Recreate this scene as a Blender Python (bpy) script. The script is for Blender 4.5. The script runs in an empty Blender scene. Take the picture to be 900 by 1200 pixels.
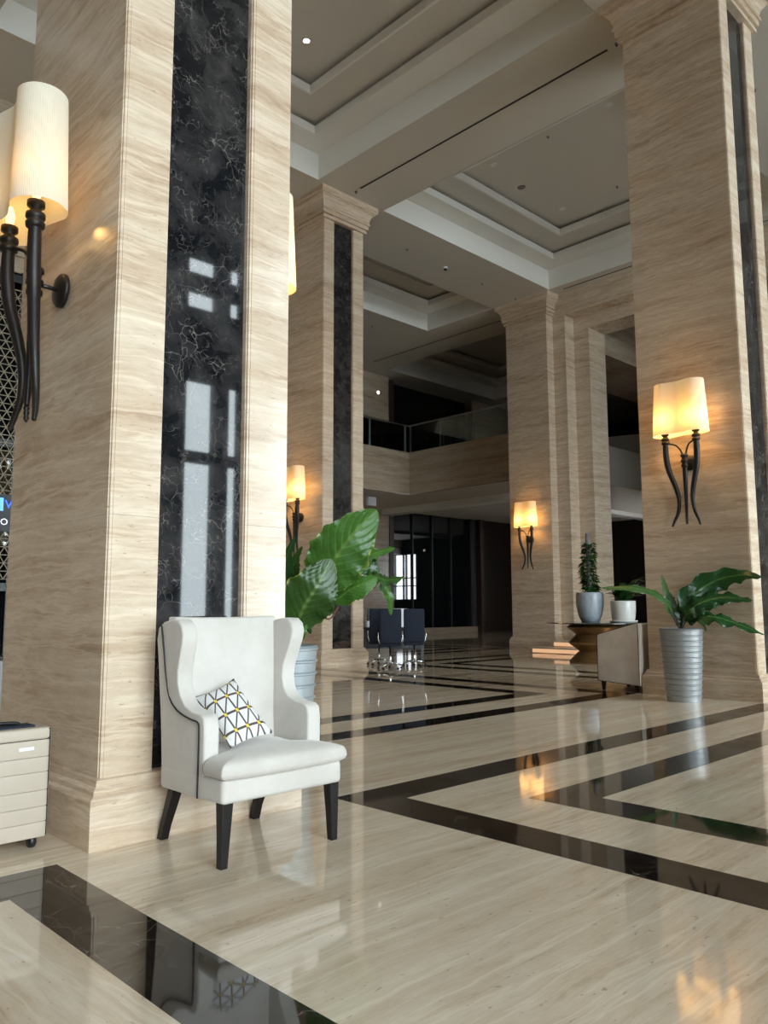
import bpy, bmesh, math, random
from mathutils import Vector, Matrix
random.seed(7)
V = Vector
S = bpy.context.scene
COL = S.collection
PI = math.pi

# ------------------------------------------------------------------ camera
FPX, PITCH, ROLL, YAW = 930.77, 0.119409, -0.0036795, 0.800927
CAM_Z = 1.2
fw = V((math.cos(PITCH) * math.cos(YAW), math.cos(PITCH) * math.sin(YAW), math.sin(PITCH)))
rt = fw.cross(V((0, 0, 1))).normalized(); up = rt.cross(fw)
cr, sr = math.cos(ROLL), math.sin(ROLL)
rt, up = cr * rt + sr * up, -sr * rt + cr * up
cam = bpy.data.cameras.new('camera'); camo = bpy.data.objects.new('camera', cam); COL.objects.link(camo)
cam.sensor_fit = 'VERTICAL'; cam.sensor_height = 24.0; cam.lens = 24.0 * FPX / 1200.0
cam.clip_start = 0.05; cam.clip_end = 300
M = Matrix((rt, up, -fw)).transposed().to_4x4(); M.translation = V((0, 0, CAM_Z))
camo.matrix_world = M
S.camera = camo
def at(x, y, d):            # a point seen at (x, y) and d metres ahead
    return V((0, 0, CAM_Z)) + (fw + rt * ((x - 450) / FPX) + up * ((600 - y) / FPX)) * d

# ------------------------------------------------------------------ world, exposure
W = bpy.data.worlds.new('overcast_sky'); S.world = W; W.use_nodes = True
bg = W.node_tree.nodes['Background']
bg.inputs[0].default_value = (0.86, 0.93, 1.0, 1); bg.inputs[1].default_value = 9.0
S.view_settings.view_transform = 'Standard'; S.view_settings.look = 'None'
S.view_settings.exposure = 0.97; S.view_settings.gamma = 1.0; S.view_settings.use_curve_mapping = False
try:
    S.cycles.max_bounces = 10; S.cycles.diffuse_bounces = 6; S.cycles.glossy_bounces = 5
    S.cycles.transmission_bounces = 6; S.cycles.sample_clamp_indirect = 6.0; S.cycles.use_denoising = True
    S.cycles.caustics_reflective = False; S.cycles.caustics_refractive = False
except Exception: pass
WIN_Y = -5.0
def portal(loc, rot, sx, sy):
    l = bpy.data.lights.new('daylight_portal', 'AREA'); l.shape = 'RECTANGLE'; l.size = sx; l.size_y = sy
    l.cycles.is_portal = True
    o = bpy.data.objects.new('daylight_portal', l); COL.objects.link(o); o.location = loc; o.rotation_euler = rot
portal((6.8, WIN_Y - .3, 5.3), (PI / 2, 0, 0), 20.6, 9.8)     # faces +Y into the lobby

# ------------------------------------------------------------------ materials
MATS = {}
class NT:
    def __init__(s, name):
        s.m = bpy.data.materials.new(name); s.m.use_nodes = True
        s.t = s.m.node_tree; s.p = s.t.nodes['Principled BSDF']; s.out = s.t.nodes['Material Output']
        MATS[name] = s.m
    def n(s, typ, ins=None, **kw):
        d = s.t.nodes.new(typ)
        for k, v in kw.items(): setattr(d, k, v)
        for k, v in (ins or {}).items():
            i = d.inputs[k]
            if isinstance(v, bpy.types.NodeSocket): s.t.links.new(v, i)
            else: i.default_value = v
        return d
    def math(s, op, a, b=0.0, c=0.0):
        return s.n('ShaderNodeMath', {0: a, 1: b, 2: c}, operation=op).outputs[0]
    def noise(s, vec, scale, detail=4, rough=.5, dist=0):
        return s.n('ShaderNodeTexNoise', {'Vector': vec, 'Scale': scale, 'Detail': detail, 'Roughness': rough, 'Distortion': dist}).outputs
    def ramp(s, fac, stops):
        r = s.n('ShaderNodeValToRGB', {0: fac}); e = r.color_ramp.elements
        while len(e) < len(stops): e.new(.5)
        for el, (p, c) in zip(e, stops):
            el.position = p; el.color = (*c, 1) if len(c) == 3 else c
        return r.outputs[0]
    def mix(s, fac, a, b, bt='MIX'):
        m = s.n('ShaderNodeMix', data_type='RGBA', blend_type=bt)
        for k, v in ((0, fac), (6, a), (7, b)):
            if isinstance(v, bpy.types.NodeSocket): s.t.links.new(v, m.inputs[k])
            else: m.inputs[k].default_value = v if k == 0 else (*v, 1)
        return m.outputs[2]
    def set(s, **kw):
        for k, v in kw.items():
            i = s.p.inputs[k.replace('_', ' ')]
            if isinstance(v, bpy.types.NodeSocket): s.t.links.new(v, i)
            else: i.default_value = (*v, 1) if isinstance(v, tuple) else v
        return s.m
def plain(name, col, rough=.5, metal=0.0, **kw):
    a = NT(name); return a.set(Base_Color=tuple(col), Roughness=rough, Metallic=metal, **kw)
def pos(a): return a.n('ShaderNodeNewGeometry').outputs['Position']
def scaled(a, v, s): return a.n('ShaderNodeVectorMath', {0: v, 1: s}, operation='MULTIPLY').outputs[0]

def travertine(name, stretch, dark=(.37, .255, .17), mid=(.53, .40, .285), light=(.73, .62, .49), rough=.09, seed=0.0, spec=.5):
    a = NT(name); P = pos(a)
    P = a.n('ShaderNodeVectorMath', {0: P, 1: (seed, seed * 1.3, seed * .7)}, operation='ADD').outputs[0]
    warp = a.noise(P, .9, 4, .55)[1]
    w = a.n('ShaderNodeVectorMath', {0: warp, 1: (.5, .5, .5)}, operation='SUBTRACT').outputs[0]
    w = a.n('ShaderNodeVectorMath', {0: w, 'Scale': .16}, operation='SCALE').outputs[0]
    P2 = a.n('ShaderNodeVectorMath', {0: P, 1: w}, operation='ADD').outputs[0]
    v1 = scaled(a, P2, stretch)
    big = a.noise(v1, .8, 4, .6)[0]
    fine = a.noise(v1, 3.5, 10, .78)[0]
    mott = a.noise(scaled(a, P2, tuple(.35 * x + .9 for x in stretch)), 5.0, 8, .75)[0]
    f = a.math('ADD', a.math('ADD', a.math('MULTIPLY', big, .40), a.math('MULTIPLY', fine, .38)), a.math('MULTIPLY', mott, .22))
    c = a.ramp(f, [(.37, dark), (.455, mid), (.53, tuple(m * .6 + l * .4 for m, l in zip(mid, light))), (.63, light)])
    rd = a.math('ABSOLUTE', a.math('SUBTRACT', a.noise(scaled(a, P2, tuple(x * .8 for x in stretch)), 1.3, 4, .6)[0], .5))
    c = a.mix(a.math('MULTIPLY', a.ramp(rd, [(0, (1, 1, 1)), (.012, (.6, .6, .6)), (.035, (0, 0, 0))]), .42), c, tuple(min(.85, x * 1.12) for x in light))
    pit = a.noise(scaled(a, P2, tuple(x * 3 + 6 for x in stretch)), 2.4, 3, .6)[0]
    pm = a.ramp(pit, [(.0, (0, 0, 0)), (.67, (0, 0, 0)), (.71, (1, 1, 1)), (1, (1, 1, 1))])
    c = a.mix(a.math('MULTIPLY', pm, .5), c, tuple(x * .45 for x in dark))
    a.set(Base_Color=c, Roughness=rough, Specular_IOR_Level=spec)
    return a.m
travertine('travertine_wall', (.55, .55, 7), rough=.16)
travertine('travertine_shaded', (.42, .42, 6.5), dark=(.22, .15, .095), mid=(.38, .285, .20), light=(.52, .43, .33), rough=.2, seed=3)  # darker copy of the wall travertine; far-end shade put into its colour
travertine('travertine_floor', (.35, 5.0, 1), dark=(.45, .34, .235), mid=(.62, .505, .375), light=(.78, .69, .56), rough=.045, seed=5, spec=.62)
travertine('travertine_floor_turned', (5.0, .35, 1), dark=(.45, .34, .235), mid=(.62, .505, .375), light=(.78, .69, .56), rough=.045, seed=9, spec=.62)

def marble(name, base, cloud, vein, rough, dens=1.0, vs=5.0, spec=.5):
    a = NT(name); P = pos(a)
    w = a.n('ShaderNodeVectorMath', {0: a.noise(P, 2.5, 4, .6)[1], 'Scale': .45}, operation='SCALE').outputs[0]
    P2 = a.n('ShaderNodeVectorMath', {0: P, 1: w}, operation='ADD').outputs[0]
    cl = a.noise(P2, 3.5, 6, .65)[0]
    c = a.mix(a.ramp(cl, [(.42, (0, 0, 0)), (.72, (1, 1, 1))]), base, cloud)
    for sc, th, st in ((vs, .014, .8), (vs * 2.1, .026, .7)):
        e = a.n('ShaderNodeTexVoronoi', {'Vector': P2, 'Scale': sc}, feature='DISTANCE_TO_EDGE').outputs[0]
        line = a.ramp(e, [(0, (1, 1, 1)), (th, (.25, .25, .25)), (th * 2.2, (0, 0, 0))])
        msk = a.ramp(a.noise(P, sc * .55, 3, .6)[0], [(.50, (0, 0, 0)), (.68, (1, 1, 1))])
        c = a.mix(a.math('MULTIPLY', a.math('MULTIPLY', line, msk), st * dens), c, vein)
    a.set(Base_Color=c, Roughness=rough, Specular_IOR_Level=spec)
marble('black_marble', (.008, .0085, .010), (.050, .047, .045), (.30, .27, .24), .03, .8, 7.5, .45)
marble('dark_marble_floor', (.012, .009, .007), (.028, .021, .016), (.30, .26, .2), .045, .7, 3.0, .6)

plain('ceiling_paint', (.60, .56, .495), .75)
plain('cornice_paint', (.74, .72, .67), .6)
plain('slot_black', (.01, .01, .01), .6)
a = NT('bronze'); a.set(Base_Color=a.mix(a.noise(pos(a), 9, 4)[0], (.008, .006, .006), (.020, .014, .011)), Roughness=.42, Metallic=0.0, Specular_IOR_Level=.35)
plain('dark_matte', (.006, .006, .007), .9, Specular_IOR_Level=.1)
plain('chrome', (.75, .77, .8), .15, 1.0)
plain('steel_dull', (.30, .30, .30), .35, 1.0)
plain('navy_fabric', (.008, .013, .028), .85)
plain('black_plastic', (.008, .009, .011), .4)
plain('dark_wood', (.03, .02, .014), .35)
plain('brown_frame', (.055, .03, .018), .45)
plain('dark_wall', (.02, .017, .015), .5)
plain('leg_wood', (.010, .008, .008), .45, Specular_IOR_Level=.3)
plain('piping_black', (.012, .011, .012), .6)
plain('white_plastic', (.75, .76, .8), .4)
plain('brass', (.75, .55, .22), .3, 1.0)
plain('counter_grey', (.42, .42, .45), .5)
plain('lattice_cream', (.40, .35, .26), .6)
plain('window_frame_paint', (.025, .026, .028), .5)
plain('outdoor_concrete', (.42, .42, .42), .9)
plain('parapet_paint', (.52, .49, .45), .7)
a = NT('table_gold'); a.set(Base_Color=a.mix(a.noise(scaled(a, pos(a), (2, 2, 18)), 1.5, 4)[0], (.16, .085, .03), (.34, .20, .085)), Roughness=.28, Metallic=.55)
a = NT('dark_glass'); a.set(Base_Color=(.006, .008, .009), Roughness=.02, Specular_IOR_Level=.9)
a = NT('table_glass'); a.set(Base_Color=(.05, .055, .05), Roughness=.03, Specular_IOR_Level=.8)

def glass(name, tint):
    a = NT(name)
    g = a.n('ShaderNodeBsdfGlossy', {'Color': (1, 1, 1, 1), 'Roughness': .02})
    t = a.n('ShaderNodeBsdfTransparent', {'Color': (*tint, 1)})
    f = a.n('ShaderNodeFresnel', {'IOR': 1.45})
    mx = a.n('ShaderNodeMixShader', {0: f.outputs[0], 1: t.outputs[0], 2: g.outputs[0]})
    a.t.links.new(mx.outputs[0], a.out.inputs[0])
glass('clear_glass', (.94, .97, .96)); glass('railing_glass', (.82, .88, .86))

def fabric(name, col, col2, rough=.9, sc=6):
    a = NT(name); P = pos(a)
    c = a.mix(a.ramp(a.noise(P, sc, 5, .6)[0], [(.35, (0, 0, 0)), (.7, (1, 1, 1))]), col, col2)
    b = a.n('ShaderNodeBump', {'Strength': .12, 'Distance': .002, 'Height': a.noise(P, 500, 2)[0]})
    a.set(Base_Color=c, Roughness=rough, Sheen_Weight=.35, Sheen_Roughness=.4, Normal=b.outputs[0])
fabric('cream_velvet', (.60, .565, .525), (.51, .475, .435), sc=4)
fabric('taupe_velvet', (.68, .60, .52), (.58, .50, .43), sc=5)

def shade_mat():
    a = NT('lamp_shade_fabric')
    d = a.n('ShaderNodeBsdfDiffuse', {'Color': (.84, .81, .70, 1)})
    t = a.n('ShaderNodeBsdfTranslucent', {'Color': (.85, .74, .48, 1)})
    mx = a.n('ShaderNodeMixShader', {0: .30, 1: d.outputs[0], 2: t.outputs[0]})
    a.t.links.new(mx.outputs[0], a.out.inputs[0])
shade_mat()
def emit(name, col, st):
    a = NT(name); a.set(Base_Color=(0.02, .02, .02), Emission_Color=col, Emission_Strength=st)
emit('warm_bulb', (1, .62, .25), 1.5); emit('downlight_lit', (1, .82, .55), 14); emit('step_glow', (1, .58, .32), .40)
emit('blue_letters', (.03, .12, .9), 1.3); emit('sign_tile', (.12, .4, 1.0), 1.0); emit('sign_white', (.8, .85, 1), .9); emit('small_glow', (1, .9, .75), 1.6)

def pot_mat(name, c1, c2, rough, sc, metal=0.0):
    a = NT(name); P = pos(a)
    a.set(Base_Color=a.mix(a.noise(scaled(a, P, (1, 1, .35)), sc, 5, .65)[0], c1, c2), Roughness=rough, Metallic=metal)
pot_mat('ribbed_metal', (.26, .265, .265), (.38, .39, .40), .42, 5, .4)
pot_mat('ribbed_metal_pale', (.33, .37, .39), (.46, .50, .53), .42, 5, .25)
pot_mat('glazed_blue_grey', (.20, .235, .27), (.52, .57, .63), .25, 16)
pot_mat('white_ceramic', (.62, .61, .58), (.70, .69, .66), .25, 5)
pot_mat('moss_pole_bark', (.12, .09, .07), (.3, .28, .3), .9, 40)

def leaf_mat(name, dark, light, edge, rough=.32):
    a = NT(name)
    uv = a.n('ShaderNodeUVMap').outputs[0]
    sx = a.n('ShaderNodeSeparateXYZ', {0: uv}); u, v = sx.outputs[0], sx.outputs[1]
    au = a.math('ABSOLUTE', a.math('SUBTRACT', u, .5))
    ph = a.math('SUBTRACT', a.math('MULTIPLY', v, 10.0), a.math('MULTIPLY', au, 6.4))
    s = a.math('SINE', a.math('MULTIPLY', ph, 6.283))
    veins = a.ramp(s, [(.0, (0, 0, 0)), (.78, (0, 0, 0)), (1, (1, 1, 1))])
    mid = a.ramp(au, [(.0, (1, 1, 1)), (.022, (.8, .8, .8)), (.04, (0, 0, 0))])
    c = a.mix(a.noise(pos(a), 7, 4)[0], dark, light)
    c = a.mix(a.math('MULTIPLY', veins, .75), c, tuple(x * 1.5 for x in light))
    c = a.mix(a.math('MULTIPLY', mid, .6), c, (.16, .26, .06))
    eg = a.math('MULTIPLY', a.ramp(au, [(.46, (0, 0, 0)), (.5, (1, 1, 1))]), a.ramp(a.noise(pos(a), 9, 2)[0], [(.5, (0, 0, 0)), (.6, (1, 1, 1))]))
    c = a.mix(eg, c, edge)
    a.set(Base_Color=c, Roughness=rough)
    d = a.n('ShaderNodeBsdfTranslucent', {'Color': (light[0] * 1.3, light[1] * 1.6, light[2], 1)})
    mx = a.n('ShaderNodeMixShader', {0: .22, 1: a.p.outputs[0], 2: d.outputs[0]})
    a.t.links.new(mx.outputs[0], a.out.inputs[0])
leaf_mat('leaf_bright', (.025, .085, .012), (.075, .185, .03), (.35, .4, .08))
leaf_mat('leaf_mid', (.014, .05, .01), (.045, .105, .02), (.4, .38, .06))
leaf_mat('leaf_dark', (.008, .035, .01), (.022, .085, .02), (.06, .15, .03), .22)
plain('stem_green', (.05, .09, .025), .5); plain('stem_dark', (.03, .022, .015), .6); plain('stem_red', (.12, .03, .02), .5); plain('soil', (.03, .02, .015), .95)

def cushion_mat():
    a = NT('patterned_cushion_fabric')
    uv = a.n('ShaderNodeUVMap').outputs[0]
    sx = a.n('ShaderNodeSeparateXYZ', {0: uv})
    n = 3.6
    u = a.math('MULTIPLY', sx.outputs[0], n); v = a.math('MULTIPLY', sx.outputs[1], n)
    def dist(x): return a.math('ABSOLUTE', a.math('SUBTRACT', a.math('FRACT', a.math('ADD', x, .5)), .5))
    du, dv, dw = dist(u), dist(v), dist(a.math('ADD', u, v))
    bow = a.math('MULTIPLY', a.math('SINE', a.math('MULTIPLY', a.math('ADD', u, v), 6.283)), .0)
    m = a.math('MINIMUM', a.math('MINIMUM', du, dv), dw)
    line = a.ramp(m, [(0, (1, 1, 1)), (.060, (1, 1, 1)), (.075, (0, 0, 0))])
    r = a.math('SQRT', a.math('ADD', a.math('MULTIPLY', du, du), a.math('MULTIPLY', dv, dv)))
    dot = a.ramp(r, [(0, (1, 1, 1)), (.105, (1, 1, 1)), (.12, (0, 0, 0))])
    c = a.mix(line, (.70, .69, .68), (.085, .06, .055))
    c = a.mix(dot, c, (.75, .55, .05))
    a.set(Base_Color=c, Roughness=.9)
cushion_mat()
a = NT('suitcase_shell'); a.set(Base_Color=a.mix(a.noise(pos(a), 8, 3)[0], (.47, .40, .325), (.53, .455, .375)), Roughness=.35)

# ------------------------------------------------------------------ mesh helpers
class MB:
    def __init__(s): s.v = []; s.f = []; s.uv = None
    def add(s, vs, fs):
        b = len(s.v); s.v += [tuple(x) for x in vs]; s.f += [tuple(i + b for i in f) for f in fs]; return s
    def box(s, x0, x1, y0, y1, z0, z1):
        return s.add([(x0, y0, z0), (x1, y0, z0), (x1, y1, z0), (x0, y1, z0), (x0, y0, z1), (x1, y0, z1), (x1, y1, z1), (x0, y1, z1)],
                     [(0, 3, 2, 1), (4, 5, 6, 7), (0, 1, 5, 4), (1, 2, 6, 5), (2, 3, 7, 6), (3, 0, 4, 7)])
    def obox(s, c, hx, hy, z0, z1, ang):
        ca, sa = math.cos(ang), math.sin(ang)
        P = [(c[0] + x * ca - y * sa, c[1] + x * sa + y * ca) for x, y in ((-hx, -hy), (hx, -hy), (hx, hy), (-hx, hy))]
        return s.prism(P, z0, z1)
    def prism(s, P, z0, z1):
        n = len(P)
        return s.add([(x, y, z0) for x, y in P] + [(x, y, z1) for x, y in P],
                     [tuple(range(n - 1, -1, -1)), tuple(range(n, 2 * n))] + [(i, (i + 1) % n, n + (i + 1) % n, n + i) for i in range(n)])
    def lathe(s, prof, n=24, c=(0, 0, 0), ax='z', close=True):
        vs = []; fs = []
        for r, z in prof:
            for k in range(n):
                t = 2 * PI * k / n; a, b = r * math.cos(t), r * math.sin(t)
                vs.append({'z': (c[0] + a, c[1] + b, c[2] + z), 'x': (c[0] + z, c[1] + a, c[2] + b), 'y': (c[0] + b, c[1] + z, c[2] + a)}[ax])
        for j in range(len(prof) - 1):
            for k in range(n):
                k2 = (k + 1) % n; fs.append((j * n + k, j * n + k2, (j + 1) * n + k2, (j + 1) * n + k))
        if close:
            fs.append(tuple(range(n - 1, -1, -1))); o = (len(prof) - 1) * n; fs.append(tuple(range(o, o + n)))
        return s.add(vs, fs)
    def tube(s, pts, rad, n=8, cap=True):
        pts = [V(p) for p in pts]; m = len(pts)
        if not hasattr(rad, '__len__'): rad = [rad] * m
        vs = []; fs = []; nrm = None
        for i, p in enumerate(pts):
            t = (pts[min(i + 1, m - 1)] - pts[max(i - 1, 0)]).normalized()
            if nrm is None:
                nrm = t.orthogonal().normalized()
            nrm = (nrm - t * nrm.dot(t)).normalized(); b = t.cross(nrm)
            for k in range(n):
                a_ = 2 * PI * k / n; vs.append(p + (nrm * math.cos(a_) + b * math.sin(a_)) * rad[i])
        for i in range(m - 1):
            for k in range(n):
                k2 = (k + 1) % n; fs.append((i * n + k, i * n + k2, (i + 1) * n + k2, (i + 1) * n + k))
        if cap: fs.append(tuple(range(n - 1, -1, -1))); fs.append(tuple(range((m - 1) * n, m * n)))
        return s.add(vs, fs)
    def build(s, name, mat, parent=None, smooth=False, bevel=0, seg=2, sub=0, loc=None, angle=40):
        me = bpy.data.meshes.new(name); me.from_pydata(s.v, [], s.f); me.update()
        if bevel or sub:
            bm = bmesh.new(); bm.from_mesh(me); bmesh.ops.recalc_face_normals(bm, faces=bm.faces); bm.to_mesh(me); bm.free()
        if s.uv:
            l = me.uv_layers.new(name='UVMap')
            for i, lp in enumerate(me.loops): l.data[i].uv = s.uv[lp.vertex_index]
        me.materials.append(MATS[mat])
        if smooth: me.polygons.foreach_set('use_smooth', [True] * len(me.polygons))
        o = bpy.data.objects.new(name, me); COL.objects.link(o)
        if parent: o.parent = parent
        if loc: o.location = loc
        if bevel:
            b = o.modifiers.new('bevel', 'BEVEL'); b.width = bevel; b.segments = seg; b.limit_method = 'ANGLE'; b.angle_limit = math.radians(angle)
        if sub:
            b = o.modifiers.new('sub', 'SUBSURF'); b.levels = sub; b.render_levels = sub
        return o
def catmull(P, per=6, closed=False):
    P = [V(p) for p in P]; n = len(P); out = []
    for i in range(n if closed else n - 1):
        if closed: a, b, c, d = (P[(i + k - 1) % n] for k in range(4))
        else: a, b, c, d = P[max(i - 1, 0)], P[i], P[i + 1], P[min(i + 2, n - 1)]
        for k in range(per):
            t = k / per
            out.append(.5 * ((2 * b) + (c - a) * t + (2 * a - 5 * b + 4 * c - d) * t * t + (3 * b - a - 3 * c + d) * t ** 3))
    if not closed: out.append(P[-1])
    return out
def tag(o, label=None, cat=None, group=None, kind=None):
    for k, v in (('label', label), ('category', cat), ('group', group), ('kind', kind)):
        if v: o[k] = v
    return o
def thing(name, loc, label, cat, group=None, rz=0, kind=None):
    o = bpy.data.objects.new(name, None); COL.objects.link(o); o.location = loc; o.rotation_euler = (0, 0, rz); o.empty_display_size = .1
    return tag(o, label, cat, group, kind)
def copy_tree(o, parent=None):
    c = o.copy(); COL.objects.link(c); c.parent = parent
    for ch in list(o.children): copy_tree(ch, c)
    return c

# ------------------------------------------------------------------ floor
fl = MB().box(-9, 36, -6, 26, -.12, 0).build('floor', 'travertine_floor')
tag(fl, 'polished cream travertine floor with dark marble border lines', 'floor', kind='structure')
SW = .325
def ring(x0, x1, y0, y1, inner=True):
    for k, (a0, a1, b0, b1) in enumerate([(x0, x1, y0, y1)] + ([(x0 + .87, x1 - .87, y0 + .87, y1 - .87)] if inner else [])):
        o = [(a0, b0), (a1, b0), (a1, b1), (a0, b1)]; i = [(a0 + SW, b0 + SW), (a1 - SW, b0 + SW), (a1 - SW, b1 - SW), (a0 + SW, b1 - SW)]
        for j in range(4):
            L = max(abs(o[(j + 1) % 4][0] - o[j][0]), abs(o[(j + 1) % 4][1] - o[j][1])); n = 6
            for q in range(n):
                t0, t1 = q / n + (.0001 if q else 0), (q + 1) / n - (.0001 if q < n - 1 else 0)
                le = lambda A, B, t: (A[0] + (B[0] - A[0]) * t, A[1] + (B[1] - A[1]) * t)
                oo, o2, ii, i2 = o[j], o[(j + 1) % 4], i[j], i[(j + 1) % 4]
                MB().prism([le(oo, o2, t0), le(oo, o2, t1), le(ii, i2, t1), le(ii, i2, t0)], -.02, .0012).build('border_tile', 'dark_marble_floor', fl)
ring(3.40, 10.36, -3.0, 3.975)
ring(3.40, 10.36, 5.64, 12.5)
ring(12.0, 18.9, 5.64, 12.5)
ring(12.0, 18.9, -3.0, 3.975)
ring(12.0, 18.9, 14.2, 21.1)
ring(3.40, 10.36, 14.9, 21.1, False)
ring(-5.3, 1.615, -3.0, 3.895, False)
MB().box(-5.3 + SW, 1.615 - SW, -3 + SW, 3.895 - SW, -.02, .0010).build('travertine_inlay', 'travertine_floor_turned', fl)

# ------------------------------------------------------------------ ceiling
CZ = 10.4
ceil = thing('ceiling', (0, 0, 0), 'coffered warm white ceiling over the lobby', 'ceiling', kind='structure')
XG = [(-5.05, 1.65), (3.6, 10.29), (12.25, 18.97), (21.0, 27.7)]
YG = [(-2.95, 3.75), (5.85, 12.62), (14.69, 21.45)]
xs = [-9.0] + [v for p in XG for v in p] + [36.0]
for i in range(0, len(xs), 2): MB().box(xs[i], xs[i + 1], -5.6, 25.2, CZ, CZ + .12).build('beam', 'ceiling_paint', ceil)
ys = [-5.6] + [v for p in YG for v in p] + [25.2]
for (x0, x1) in XG:
    for i in range(0, len(ys), 2): MB().box(x0, x1, ys[i], ys[i + 1], CZ, CZ + .12).build('beam', 'ceiling_paint', ceil)
def coffer(x0, x1, y0, y1):
    def sweep(prof, name, mat):
        m = MB(); n = len(prof)
        vs = []
        for ins, z in prof: vs += [(x0 + ins, y0 + ins, z), (x1 - ins, y0 + ins, z), (x1 - ins, y1 - ins, z), (x0 + ins, y1 - ins, z)]
        fs = [(j * 4 + k, j * 4 + (k + 1) % 4, (j + 1) * 4 + (k + 1) % 4, (j + 1) * 4 + k) for j in range(n - 1) for k in range(4)]
        return m.add(vs, fs).build(name, mat, ceil)
    sweep([(.004, CZ - .001), (.004, CZ + .57), (.50, CZ + .57)], 'coffer_step', 'cornice_paint')
    sweep([(.50, CZ + .57), (.55, CZ + .57), (.55, CZ + .75), (.50, CZ + .75), (.50, CZ + .60), (.20, CZ + .60), (.20, CZ + .84)], 'cornice', 'cornice_paint')
    sweep([(.20, CZ + .84), (1.16, CZ + .84)], 'coffer_step', 'ceiling_paint')
    sweep([(1.16, CZ + .84), (1.21, CZ + .84), (1.21, CZ + 1.01), (1.16, CZ + 1.01), (1.16, CZ + .87), (.86, CZ + .87), (.86, CZ + 1.10)], 'cornice', 'cornice_paint')
    MB().box(x0 + .86, x1 - .86, y0 + .86, y1 - .86, CZ + 1.10, CZ + 1.18).build('coffer_panel', 'ceiling_paint', ceil)
for g in XG:
    for h in YG: coffer(*g, *(h if (g, h) != (XG[2], YG[2]) else (14.69, 17.44)))
MB().box(12.25, 18.97, 17.44, 21.46, CZ, CZ + .12).build('beam', 'ceiling_paint', ceil)
for (x, y0, y1) in ((11.19, 6.16, 12.25), (19.25, 6.0, 12.3), (19.98, 15.0, 21.15), (11.19, -2.6, 3.4)):
    MB().box(x - .022, x + .022, y0, y1, CZ - .004, CZ + .02).build('air_slot', 'slot_black', ceil)

def fixture(name, label, cat, x, y, z, kind, group=None):
    o = thing(name, (x, y, z), label, cat, group)
    if kind == 'down' or kind == 'lit':
        MB().lathe([(.055, 0), (.055, -.012), (.085, -.012), (.09, 0)], 20).build('trim_ring', 'cornice_paint', o, smooth=True)
        MB().lathe([(.001, -.006), (.056, -.006)], 20, close=False).build('lens', 'downlight_lit' if kind == 'lit' else 'white_plastic', o)
    elif kind == 'sprinkler':
        MB().lathe([(.035, 0), (.035, -.008), (.012, -.01), (.012, -.03)], 12).build('escutcheon', 'steel_dull', o)
        MB().lathe([(.02, -.03), (.022, -.036)], 12).build('deflector', 'bronze', o)
    elif kind == 'speaker':
        MB().lathe([(.10, 0), (.10, -.01), (.085, -.016)], 20).build('grille', 'steel_dull', o)
    elif kind == 'camera':
        MB().lathe([(.06, 0), (.06, -.05)], 16).build('mount', 'white_plastic', o)
        MB().lathe([(.052, -.05), (.05, -.075), (.035, -.095), (.01, -.105)], 16).build('dome', 'black_plastic', o, smooth=True)
    return o
CP = CZ + 1.10; KQ = (CP - CAM_Z) / (11.66 - CAM_Z)
l1 = fixture('downlight', 'glowing round downlight above the chair column', 'downlight', 8.46 * KQ, 10.75 * KQ, CP, 'lit')
for (x, y, lb) in ((14.28, 10.94, 'unlit round downlight in the middle coffer, nearest its left corner'), (14.21, 7.85, 'unlit round downlight in the middle coffer, beside the big right column'),
                   (17.28, 11.0, 'unlit round downlight in the middle coffer, closest to its far corner')):
    fixture('downlight', lb, 'downlight', x * KQ, y * KQ, CP, 'down', 'unlit downlights in the coffer')
fixture('ceiling_speaker', 'grey round ceiling speaker in the middle coffer', 'ceiling speaker', 15.61 * KQ, 11.1 * KQ, CP, 'speaker')
for (x, y, z, lb) in ((14.26, 9.39, CP, 'small dark sprinkler head in the middle coffer, upper one'), (17.32, 9.42, CP, 'small dark sprinkler head in the middle coffer beside the right column'),
                      (14.09, 13.64, CZ, 'dark sprinkler head on the cross beam left of the dome camera'), (17.21, 13.68, CZ, 'dark sprinkler head on the cross beam right of the dome camera'),
                      (18.83, 13.71, CZ, 'dark sprinkler head on the cross beam next to the far column capital'), (17.3, 18.38, CZ, 'dark sprinkler head on the dim ceiling beyond the middle column'),
                      (11.17, 5.98, CZ, 'dark sprinkler head at the upper end of the long ceiling slot'), (11.21, 12.42, CZ, 'dark sprinkler head at the lower end of the long ceiling slot'),
                      (14.02, 4.87, CZ, 'dark sprinkler head right of the big right column')):
    if z == CP: x, y = x * KQ, y * KQ
    fixture('sprinkler_head', lb, 'sprinkler', x, y, z, 'sprinkler', 'ceiling sprinkler heads')
fixture('dome_camera', 'small white dome camera under the cross beam', 'camera', 15.63, 13.68, CZ, 'camera')

# ------------------------------------------------------------------ window wall behind the viewer, other walls
winw = thing('wall_front', (0, 0, 0), 'window wall of dark mullions letting daylight into the lobby', 'wall', kind='structure')
SPANS = [(-3.4, -.8), (-.6, 1.4), (1.55, 3.4),  (7.55, 8.2), (8.5, 8.78), (9.3, 11.0), (11.15, 13.0), (13.15, 15.0), (15.15, 17.0)]  # unseen spans set for light: leftmost added as fill, wide gap shades right column
ROWS = [(.5, 3.96), (4.17, 5.56), (7.0, 7.35), (7.7, 10.1)]
MB().box(-9.2, -3.4, WIN_Y - .25, WIN_Y, 0, 11.8).build('wall_section', 'travertine_shaded', winw)
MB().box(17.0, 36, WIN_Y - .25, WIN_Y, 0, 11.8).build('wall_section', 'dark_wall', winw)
MB().box(-3.4, 17.0, WIN_Y - .25, WIN_Y, 10.1, 11.8).box(-3.4, 17.0, WIN_Y - .25, WIN_Y, 0, .5).build('wall_section', 'dark_wall', winw)
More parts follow.
